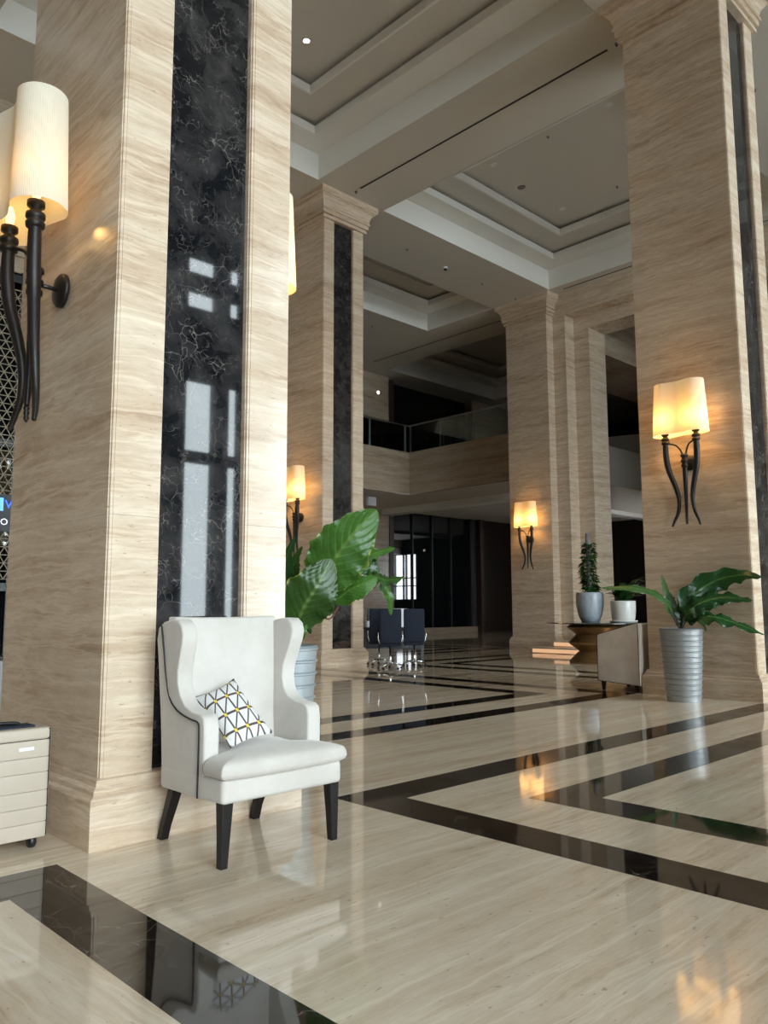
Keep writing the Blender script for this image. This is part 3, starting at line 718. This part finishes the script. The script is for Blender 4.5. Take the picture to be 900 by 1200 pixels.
# legs
for sg_ in (-1, 1):
    def quadleg(pts):
        mm = MB(); vs = []
        for (x, y, z, h) in pts: vs += [(x - h, y - h, z), (x + h, y - h, z), (x + h, y + h, z), (x - h, y + h, z)]
        n = len(pts); fs = [(j * 4 + k, j * 4 + (k + 1) % 4, (j + 1) * 4 + (k + 1) % 4, (j + 1) * 4 + k) for j in range(n - 1) for k in range(4)] + [(3, 2, 1, 0), tuple(range(4 * n - 4, 4 * n))]
        return mm.add(vs, fs)
    quadleg([(sg_ * .335, -.31, 0, .019), (sg_ * .33, -.31, .15, .024), (sg_ * .325, -.308, .30, .030)]).build('leg', 'leg_wood', wch, bevel=.003)
    quadleg([(sg_ * .29, .325, 0, .022), (sg_ * .288, .30, .08, .023), (sg_ * .287, .262, .16, .025), (sg_ * .287, .225, .24, .027), (sg_ * .287, .20, .31, .029)]).build('leg', 'leg_wood', wch, bevel=.003)

# throw cushion
Q = [at(227, 817, 4.13), at(274, 795, 4.21), at(321, 859, 4.04), at(270, 877, 3.92)]
def pillow(Q, thick):
    a_, b_, c_, d_ = Q; m = MB(); n = 15; uv = []; vs = []; fs = []
    nn = (c_ - a_).cross(b_ - d_).normalized()
    if nn.dot(fw) > 0: nn = -nn
    for lay in (1, -1):
        for j in range(n):
            for i in range(n):
                u, v = i / (n - 1), j / (n - 1)
                cu, cv = 2 * u - 1, 2 * v - 1
                pin = 1 - .09 * ((1 - cu * cu) * abs(cv) ** 2 + (1 - cv * cv) * abs(cu) ** 2)
                uu, vv = .5 + cu * .5 * pin, .5 + cv * .5 * pin
                p = a_ * (1 - uu) * (1 - vv) + b_ * uu * (1 - vv) + c_ * uu * vv + d_ * (1 - uu) * vv
                h = ((1 - cu ** 2) * (1 - cv ** 2)) ** .45 * thick * .5
                vs.append(p + nn * h * lay); uv.append((u, v))
    N = n * n
    for j in range(n - 1):
        for i in range(n - 1):
            q = j * n + i; fs.append((q, q + n, q + n + 1, q + 1)); fs.append((N + q, N + q + 1, N + q + n + 1, N + q + n))
    for i in range(n - 1):
        fs += [(i, i + 1, N + i + 1, N + i), ((n - 1) * n + i, N + (n - 1) * n + i, N + (n - 1) * n + i + 1, (n - 1) * n + i + 1),
               (i * n, N + i * n, N + (i + 1) * n, (i + 1) * n), (i * n + n - 1, (i + 1) * n + n - 1, N + (i + 1) * n + n - 1, N + i * n + n - 1)]
    m.add(vs, fs); m.uv = uv
    return m
o = pillow(Q, .11).build('throw_cushion', 'patterned_cushion_fabric', None, smooth=True)
tag(o, 'white square cushion with brown lattice print and yellow dots on the wing chair', 'cushion')

# ------------------------------------------------------------------ suitcase
su = thing('suitcase', (1.33, 4.335, 0), 'champagne hard shell suitcase with horizontal grooves beside the left column', 'suitcase')
HW = .37
zz = [.055, .13, .205, .285, .375, .45, .535, .595]
for j in range(7):
    RR = [(cx + .04 * math.cos(t), cy + .04 * math.sin(t)) for cx, cy, t0 in ((HW - .04, .085, 0), (-HW + .04, .085, PI / 2), (-HW + .04, -.085, PI), (HW - .04, -.085, 1.5 * PI)) for t in [t0 + PI / 10 * k for k in range(6)]]
    MB().prism(RR, zz[j] + .0004, zz[j + 1] - .0004).build('shell_band', 'suitcase_shell', su, smooth=True, bevel=.004 if j < 6 else .014, seg=4)
MB().box(-HW + .012, HW - .012, -.118, .118, .06, .59).build('inner_shell', 'black_plastic', su)
MB().box(.20, .275, -.128, -.124, .488, .505).build('badge', 'white_plastic', su, bevel=.003)
for sx in (-1, 1):
    for sy in (-1, 1):
        MB().lathe([(.030, -.016), (.034, -.010), (.034, .010), (.030, .016)], 18, c=(sx * .30, sy * .075, .034), ax='x').build('wheel', 'black_plastic', su, smooth=True)
        MB().box(sx * .30 - .024, sx * .30 + .024, sy * .075 - .03, sy * .075 + .03, .045, .085).build('wheel_housing', 'black_plastic', su, bevel=.01)
MB().tube(catmull([(.02, 0, .592), (.03, 0, .612), (.10, 0, .618), (.22, 0, .614), (.25, 0, .592)], 5), .009, 8).build('handle', 'black_plastic', su, smooth=True)
MB().box(-.2, .30, -.06, .05, .594, .604).build('top_strap', 'navy_fabric', su, bevel=.003)
MB().box(-.2, .12, -.075, -.068, .594, .601).build('strap_edge', 'brass', su)

# ------------------------------------------------------------------ planters and leaves
def planter(loc, h, r0, r1, mat, label, nr=13, cat='planter'):
    t = thing('planter', loc, label, cat, 'ribbed metal planters')
    prof = [(r0 * .97, 0), (r0, .004)]
    for k in range(nr):
        z0 = .015 + (h - .03) * k / nr; z1 = .015 + (h - .03) * (k + 1) / nr
        ra = r0 + (r1 - r0) * (z0 / h); rb = r0 + (r1 - r0) * (z1 / h)
        prof += [(ra - .002, z0), (ra + .001, z0 + .004), (rb + .001, z1 - .022), (rb + .012, z1 - .016), (rb + .013, z1 - .006), (rb - .004, z1 - .001)]
    prof += [(r1 + .01, h), (r1 - .012, h), (r1 - .015, h - .06), (.01, h - .06)]
    MB().lathe(prof, 72).build('pot', mat, t)
    MB().lathe([(.001, h - .055), (r1 * .6, h - .05), (r1 - .016, h - .057)], 24, close=False).build('soil', 'soil', t)
    return t
def leaf(par, P, w, mat, face=None, ruff=.12, fold=.15, nu=14, ns=44, waves=5, lob=0.0, tipw=.62, name='leaf'):
    """P: world points of the midrib; w: half width; face: direction the blade looks to."""
    C_ = catmull(P, 8) if len(P) > 2 else [V(P[0]).lerp(V(P[1]), k / 8) for k in range(9)]
    def samp(t):
        x = t * (len(C_) - 1); i = min(int(x), len(C_) - 2); return C_[i].lerp(C_[i + 1], x - i)
    face = V(face) if face else -fw
    inv = V(par.location); vs = []; uv = []; fs = []; ph = random.random() * 6
    for j in range(ns + 1):
        s_ = j / ns; p = samp(s_); T = (samp(min(1, s_ + .03)) - samp(max(0, s_ - .03))).normalized()
        Sd = T.cross(face).normalized(); Nn = Sd.cross(T)
        ww = w * (math.sin(PI * s_ ** tipw) ** .75 if 0 < s_ < 1 else 0.0) + .002
        for i in range(nu + 1):
            u = -1 + 2 * i / nu; au = abs(u)
            edge = 1 + ruff * .55 * math.sin(waves * 2 * PI * s_ + ph + (1.5 if u > 0 else 0)) * au + lob * (.5 + .5 * math.sin(waves * 4 * PI * s_ + ph)) * -au
            h_ = fold * au * ww + ruff * ww * .55 * math.sin(waves * 2 * PI * s_ + ph * 2 + u) * au ** 1.6 + .11 * ww * math.sin(2 * PI * (10 * s_ - 3.2 * au)) * min(1, au * 3)
            vs.append(p + Sd * u * ww * edge + Nn * -h_ - inv); uv.append((.5 + u * .5, s_))
    for j in range(ns):
        for i in range(nu):
            a_ = j * (nu + 1) + i; fs.append((a_, a_ + 1, a_ + nu + 2, a_ + nu + 1))
    m = MB().add(vs, fs); m.uv = uv
    return m.build(name, mat, par, smooth=True)
def stalk(par, P, r0, r1, mat):
    C_ = [p - V(par.location) for p in catmull(P, 5)]; n = len(C_)
    return MB().tube(C_, [r0 + (r1 - r0) * i / (n - 1) for i in range(n)], 7).build('stalk', mat, par, smooth=True)

pA = planter((3.65, 4.89, 0), .92, .215, .275, 'ribbed_metal_pale', 'pale grey ribbed planter with big leaves behind the wing chair', nr=10)
b0 = V((3.65, 4.89, .86))
D0 = 6.0
def lf(pts, w, mat, **k): return leaf(pA, [at(x, y, d) for x, y, d in pts], w, mat, **k)
rtv = rt; upv = up
lf([(372, 690, 5.9), (388, 662, 5.85), (412, 628, 5.85), (441, 597, 5.95)], .225, 'leaf_bright', waves=5, ruff=.09, tipw=.8, face=(-.55, -.75, .35))
lf([(346, 738, 5.75), (356, 712, 5.68), (372, 686, 5.65), (388, 655, 5.72)], .195, 'leaf_mid', waves=4, ruff=.08, tipw=.82, face=(-.5, -.85, .15))
lf([(400, 668, 6.1), (418, 656, 6.1), (440, 648, 6.15), (463, 642, 6.2)], .075, 'leaf_bright', waves=4, ruff=.3, face=(-.3, -.7, .7), lob=.3)
lf([(394, 676, 6.05), (410, 667, 6.0), (424, 662, 6.0), (436, 652, 6.05)], .085, 'leaf_mid', waves=3, ruff=.15, face=(-.4, -.7, .55))
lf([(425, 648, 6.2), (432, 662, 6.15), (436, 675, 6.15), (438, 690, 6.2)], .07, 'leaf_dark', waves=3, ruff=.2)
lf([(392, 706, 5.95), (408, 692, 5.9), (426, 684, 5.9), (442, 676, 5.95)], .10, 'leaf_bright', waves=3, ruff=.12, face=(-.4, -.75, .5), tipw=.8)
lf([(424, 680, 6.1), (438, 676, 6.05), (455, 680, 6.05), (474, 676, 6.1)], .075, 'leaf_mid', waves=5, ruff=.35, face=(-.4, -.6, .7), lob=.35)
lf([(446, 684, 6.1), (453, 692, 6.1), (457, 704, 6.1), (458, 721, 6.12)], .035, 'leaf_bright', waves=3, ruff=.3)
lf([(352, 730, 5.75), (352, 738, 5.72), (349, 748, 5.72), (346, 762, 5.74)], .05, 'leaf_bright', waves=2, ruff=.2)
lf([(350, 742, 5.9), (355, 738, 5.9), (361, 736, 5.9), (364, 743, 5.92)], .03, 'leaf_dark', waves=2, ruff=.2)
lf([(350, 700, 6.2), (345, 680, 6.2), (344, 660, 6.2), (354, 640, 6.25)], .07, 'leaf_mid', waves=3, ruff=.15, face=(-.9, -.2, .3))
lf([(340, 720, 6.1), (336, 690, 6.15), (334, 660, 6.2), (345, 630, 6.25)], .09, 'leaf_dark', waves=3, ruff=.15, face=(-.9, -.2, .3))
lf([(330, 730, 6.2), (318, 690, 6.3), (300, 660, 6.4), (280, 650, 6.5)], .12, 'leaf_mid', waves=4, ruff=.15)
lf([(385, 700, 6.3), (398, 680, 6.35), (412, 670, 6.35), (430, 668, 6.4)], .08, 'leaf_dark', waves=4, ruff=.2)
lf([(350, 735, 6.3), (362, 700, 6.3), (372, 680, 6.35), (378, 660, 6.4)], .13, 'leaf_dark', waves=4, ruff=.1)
for (x, y, d, mt) in ((372, 690, 5.9, 'stem_green'), (346, 738, 5.75, 'stem_green'), (400, 668, 6.1, 'stem_green'), (392, 706, 5.95, 'stem_green'), (352, 730, 5.75, 'stem_green'), (340, 720, 6.1, 'stem_dark'), (350, 742, 5.9, 'stem_green')):
    q = at(x, y, d); stalk(pA, [b0, b0.lerp(q, .5) + V((0, 0, .05)), q], .010, .006, mt)
q = at(402, 700, 6.0); stalk(pA, [b0, at(372, 727, 5.95), at(388, 724, 5.95), q], .008, .006, 'stem_red')
stalk(pA, [b0, at(352, 730, 6.1), at(394, 676, 6.15), at(430, 655, 6.2)], .016, .01, 'stem_dark')

pD = planter((9.95, 4.77, 0), .92, .205, .262, 'ribbed_metal', 'silver ribbed planter with glossy dark leaves before the right column')
b1 = V((9.95, 4.77, .87)); d1 = 10.35
def clear_d(x, y, d, lim=10.30):
    p = at(x, y, d)
    return p if p.x < lim else V((0, 0, CAM_Z)) + (p - V((0, 0, CAM_Z))) * (lim / p.x)
def lg(pts, w, mat, **k): return leaf(pD, [clear_d(x, y, d1 + z) for x, y, z in pts], w, mat, **k)
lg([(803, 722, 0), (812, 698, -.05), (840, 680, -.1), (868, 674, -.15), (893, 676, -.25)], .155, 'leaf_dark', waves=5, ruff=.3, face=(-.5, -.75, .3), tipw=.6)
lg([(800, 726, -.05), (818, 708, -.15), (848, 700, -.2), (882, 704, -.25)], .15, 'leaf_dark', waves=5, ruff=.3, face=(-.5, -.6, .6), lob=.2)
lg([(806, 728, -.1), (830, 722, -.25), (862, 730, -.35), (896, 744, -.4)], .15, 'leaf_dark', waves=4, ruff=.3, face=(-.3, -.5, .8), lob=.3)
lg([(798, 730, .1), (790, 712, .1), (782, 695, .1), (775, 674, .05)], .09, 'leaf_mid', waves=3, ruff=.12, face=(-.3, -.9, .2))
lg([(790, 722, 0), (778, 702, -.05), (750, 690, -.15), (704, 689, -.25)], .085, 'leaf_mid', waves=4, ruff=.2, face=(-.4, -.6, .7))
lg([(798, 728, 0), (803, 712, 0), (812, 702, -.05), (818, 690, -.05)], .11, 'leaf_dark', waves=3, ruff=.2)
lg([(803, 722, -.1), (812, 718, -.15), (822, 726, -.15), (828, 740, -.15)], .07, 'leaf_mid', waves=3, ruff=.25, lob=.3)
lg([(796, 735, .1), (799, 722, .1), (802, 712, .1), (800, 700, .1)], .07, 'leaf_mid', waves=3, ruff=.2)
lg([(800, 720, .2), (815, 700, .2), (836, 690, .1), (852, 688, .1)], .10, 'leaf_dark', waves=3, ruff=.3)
for x, y, z in ((803, 722, 0), (800, 726, -.05), (806, 728, -.1), (798, 730, .1), (790, 722, 0), (775, 700, 0), (803, 722, -.1)):
    q = at(x, y, d1 + z); stalk(pD, [b1, b1.lerp(q, .6) + V((0, 0, .03)), q], .010, .006, 'stem_dark')

# ------------------------------------------------------------------ table, its pots
TX, TY = 15.43, 9.28
tb = thing('round_table', (TX, TY, 0), 'large round table with zigzag gold brown pedestal by the steps', 'table')
MB().lathe([(.60, 0), (.62, .03), (.40, .25), (.60, .40), (.62, .44), (.46, .60), (.66, .76), (.55, .835)], 40).build('pedestal', 'table_gold', tb)
MB().lathe([(1.06, .835), (1.08, .84), (1.08, .855), (1.06, .862)], 64).build('table_top', 'table_glass', tb, smooth=False)
def pot(name, loc, prof, mat, label, n=40):
    t = thing(name, loc, label, 'pot', 'pots on the round table')
    MB().lathe(prof, n).build('vase', mat, t, smooth=True)
    return t
q = at(692, 729, 17.7); pb = pot('potted_vine', (q.x, q.y, .862), [(.17, 0), (.2, .01), (.26, .15), (.30, .35), (.305, .55), (.30, .62), (.285, .65), (.25, .65), (.24, .60), (.01, .60)], 'glazed_blue_grey', 'climbing plant in blue grey glazed pot on the round table')
MB().tube([(0, 0, .55), (0, 0, 1.98)], .055, 10).build('moss_pole', 'moss_pole_bark', pb, smooth=True)
def small_leaves(par, n, fn, size, mat, name='foliage'):
    m = MB(); m.uv = []
    for k in range(n):
        c, d = fn(k); d = V(d).normalized(); s_ = size * random.uniform(.7, 1.3)
        sd = d.cross(V((random.uniform(-.4, .4), random.uniform(-.4, .4), 1))).normalized(); nn = sd.cross(d)
        c = V(c); pts = [c, c + d * s_ * .4 + sd * s_ * .38 + nn * s_ * .06, c + d * s_ - nn * s_ * .12, c + d * s_ * .4 - sd * s_ * .38 + nn * s_ * .06, c + d * s_ * .45]
        m.add(pts, [(0, 1, 4), (1, 2, 4), (2, 3, 4), (3, 0, 4)]); m.uv += [(.5, 0), (1, .4), (.5, 1), (0, .4), (.5, .4)]
    return tag(m.build(name, mat, par), kind='stuff')
def f_v(k):
    t = random.random(); a_ = random.random() * 2 * PI; r = .06 + .08 * random.random() * (1.25 - t)
    return (r * math.cos(a_) + .04 * math.sin(t * 9), r * math.sin(a_), .62 + 1.15 * t ** 1.1), (math.cos(a_), math.sin(a_), -.3 + random.uniform(-.3, .3))
small_leaves(pb, 420, f_v, .13, 'leaf_dark')
q = at(731, 730, 17.3); pw = pot('potted_fern', (q.x, q.y, .862), [(.20, 0), (.235, .012), (.25, .10), (.265, .25), (.27, .44), (.265, .46), (.245, .46), (.235, .42), (.01, .42)], 'white_ceramic', 'bushy green plant in white pot on the round table')
MB().lathe([(.27, 0), (.29, .01), (.30, .035), (.27, .02), (.22, .012)], 40, close=False).build('saucer', 'white_ceramic', pw, smooth=True)
for k in range(34):
    a_ = k * 2.4; el = random.uniform(.2, 1.15); L_ = random.uniform(.38, .72)
    if math.cos(a_ + .9) < -.2: L_ *= .55
    base = V(pw.location) + V((.05 * math.cos(a_), .05 * math.sin(a_), .42))
    h = V((math.cos(a_), math.sin(a_), 0))
    leaf(pw, [base, base + h * L_ * .45 + V((0, 0, L_ * el * .8)), base + h * L_ * 1.0 + V((0, 0, L_ * el * .75))], .075, 'leaf_dark', face=(h * -.6 + V((0, 0, 1))), ns=10, nu=4, waves=2, ruff=.2)

# small dark box with white paper at the table edge
bx = at(752, 728, 17.0)

# ------------------------------------------------------------------ taupe tub chair
tc = thing('tub_chair', (10.78, 5.92, 0), 'taupe velvet tub chair with sloping side behind the right column', 'armchair')
# side panels: slope up to the back (toward the column, -y)
for xs_ in (-.40, .34):
    P = [(.34, .14), (.34, .78), (.30, .805), (-.28, .965), (-.31, .955), (-.31, .10)]
    m = MB(); n = len(P)
    m.add([(xs_, y, z) for y, z in P] + [(xs_ + .06, y, z) for y, z in P], [tuple(range(n)), tuple(range(2 * n - 1, n - 1, -1))] + [(i, n + i, n + (i + 1) % n, (i + 1) % n) for i in range(n)])
    m.build('side_panel', 'taupe_velvet', tc, smooth=True, bevel=.012, seg=3)
    E_ = [(xs_ - .002, y, z) for y, z in P] + [(xs_ - .002, .34, .14)]
    MB().tube(E_, .005, 6).build('piping', 'piping_black', tc)
MB().box(-.34, .34, -.31, -.22, .14, .96).build('backrest', 'taupe_velvet', tc, smooth=True, bevel=.03, seg=3)
MB().box(-.34, .34, -.22, .33, .14, .34).build('seat_base', 'taupe_velvet', tc, smooth=True, bevel=.02, seg=3)
MB().box(-.335, .335, -.22, .35, .34, .47).build('seat_cushion', 'taupe_velvet', tc, smooth=True, bevel=.04, seg=4)
for sx in (-.35, .35):
    for sy in (-.24, .28): MB().add([(sx - .016, sy - .016, 0), (sx + .016, sy - .016, 0), (sx + .016, sy + .016, 0), (sx - .016, sy + .016, 0), (sx - .028, sy - .028, .15), (sx + .028, sy - .028, .15), (sx + .028, sy + .028, .15), (sx - .028, sy + .028, .15)],
        [(3, 2, 1, 0), (4, 5, 6, 7), (0, 1, 5, 4), (1, 2, 6, 5), (2, 3, 7, 6), (3, 0, 4, 7)]).build('leg', 'leg_wood', tc)

# ------------------------------------------------------------------ office group
def make_office():
    s = thing('office_chair', (0, 0, 0), '', 'chair', 'navy office chairs at the desk')      # backrest toward -y
    MB().box(-.21, .21, -.24, -.18, .50, 1.17).build('backrest', 'navy_fabric', s, smooth=True, bevel=.05, seg=3)
    MB().box(-.215, .215, -.18, .22, .44, .52).build('seat', 'navy_fabric', s, smooth=True, bevel=.03, seg=3)
    MB().lathe([(.03, .09), (.03, .25), (.018, .26), (.018, .44)], 12).build('gas_stem', 'chrome', s, smooth=True)
    for k in range(5):
        a_ = k * 2 * PI / 5 + .3
        MB().tube([(0, 0, .12), (.13 * math.cos(a_), .13 * math.sin(a_), .11), (.24 * math.cos(a_), .24 * math.sin(a_), .075)], [.02, .017, .013], 8).build('spoke', 'chrome', s, smooth=True)
        MB().lathe([(.026, -.012), (.028, 0), (.026, .012)], 12, c=(.24 * math.cos(a_), .24 * math.sin(a_), .028), ax='y').build('caster', 'black_plastic', s, smooth=True)
    for sx in (-1, 1):
        MB().tube(catmull([(sx * .20, -.12, .50), (sx * .235, -.12, .60), (sx * .235, -.1, .70), (sx * .23, .12, .70)], 4), .012, 8).build('armrest', 'chrome', s, smooth=True)
    return s
oc = make_office()
for i, (px_, d_, rz, lb) in enumerate(((457, 15.6, -.72, 'navy office chair with high back, in front of the white sheet'), (485, 16.25, -.8, 'navy office chair at the right end of the desk group'), (444, 16.75, -.7, 'dark chair half hidden behind the middle column base'))):
    c = oc if i == 0 else copy_tree(oc)
    q = at(px_, 712, d_); c.location = (q.x, q.y, 0); c.rotation_euler = (0, 0, rz); c['label'] = lb
q = at(452, 712, 17.7)
dk = thing('office_desk', (12.9, 13.1, 0), 'black desk behind the navy office chairs', 'desk', rz=-.77)
MB().box(-.62, .75, -.3, .32, .72, .75).build('desk_top', 'black_plastic', dk, bevel=.004)
MB().box(-.6, .73, .28, .30, .25, .72).build('modesty_panel', 'black_plastic', dk)
for sx in (-.59, .72):
    for sy in (-.27, .27): MB().box(sx - .02, sx + .02, sy - .02, sy + .02, 0, .72).build('leg', 'black_plastic', dk)
q = at(441, 712, 18.35)
mo = thing('monitor', (q.x, q.y, .75), 'black monitor with small white label at the left end of the desk', 'monitor', rz=-.72)
MB().box(-.22, .20, 0, .04, .10, .42).build('screen_housing', 'black_plastic', mo, bevel=.006)
MB().box(.06, .14, -.004, 0, .30, .34).build('label_sticker', 'white_plastic', mo)
MB().box(-.03, .03, .01, .03, .005, .12).box(-.1, .1, -.06, .08, 0, .012).build('stand', 'black_plastic', mo)
q = at(469, 712, 18.3)
ph_ = thing('white_board', (q.x, q.y, .75), 'white upright sheet standing on the desk between the navy chairs', 'board', rz=-.72)
MB().box(-.16, .17, 0, .02, .01, .42).build('sheet', 'white_plastic', ph_)
MB().box(-.1, .1, -.05, .07, 0, .012).build('foot', 'white_plastic', ph_)
q = at(432, 712, 18.15)
cb = thing('paper_roll', (q.x, q.y, .75), 'round white roll on the desk beside the middle column', 'roll')
MB().lathe([(.02, 0), (.085, 0), (.09, .01), (.09, .13), (.085, .14), (.02, .14)], 20).build('roll_body', 'white_plastic', cb, smooth=True)
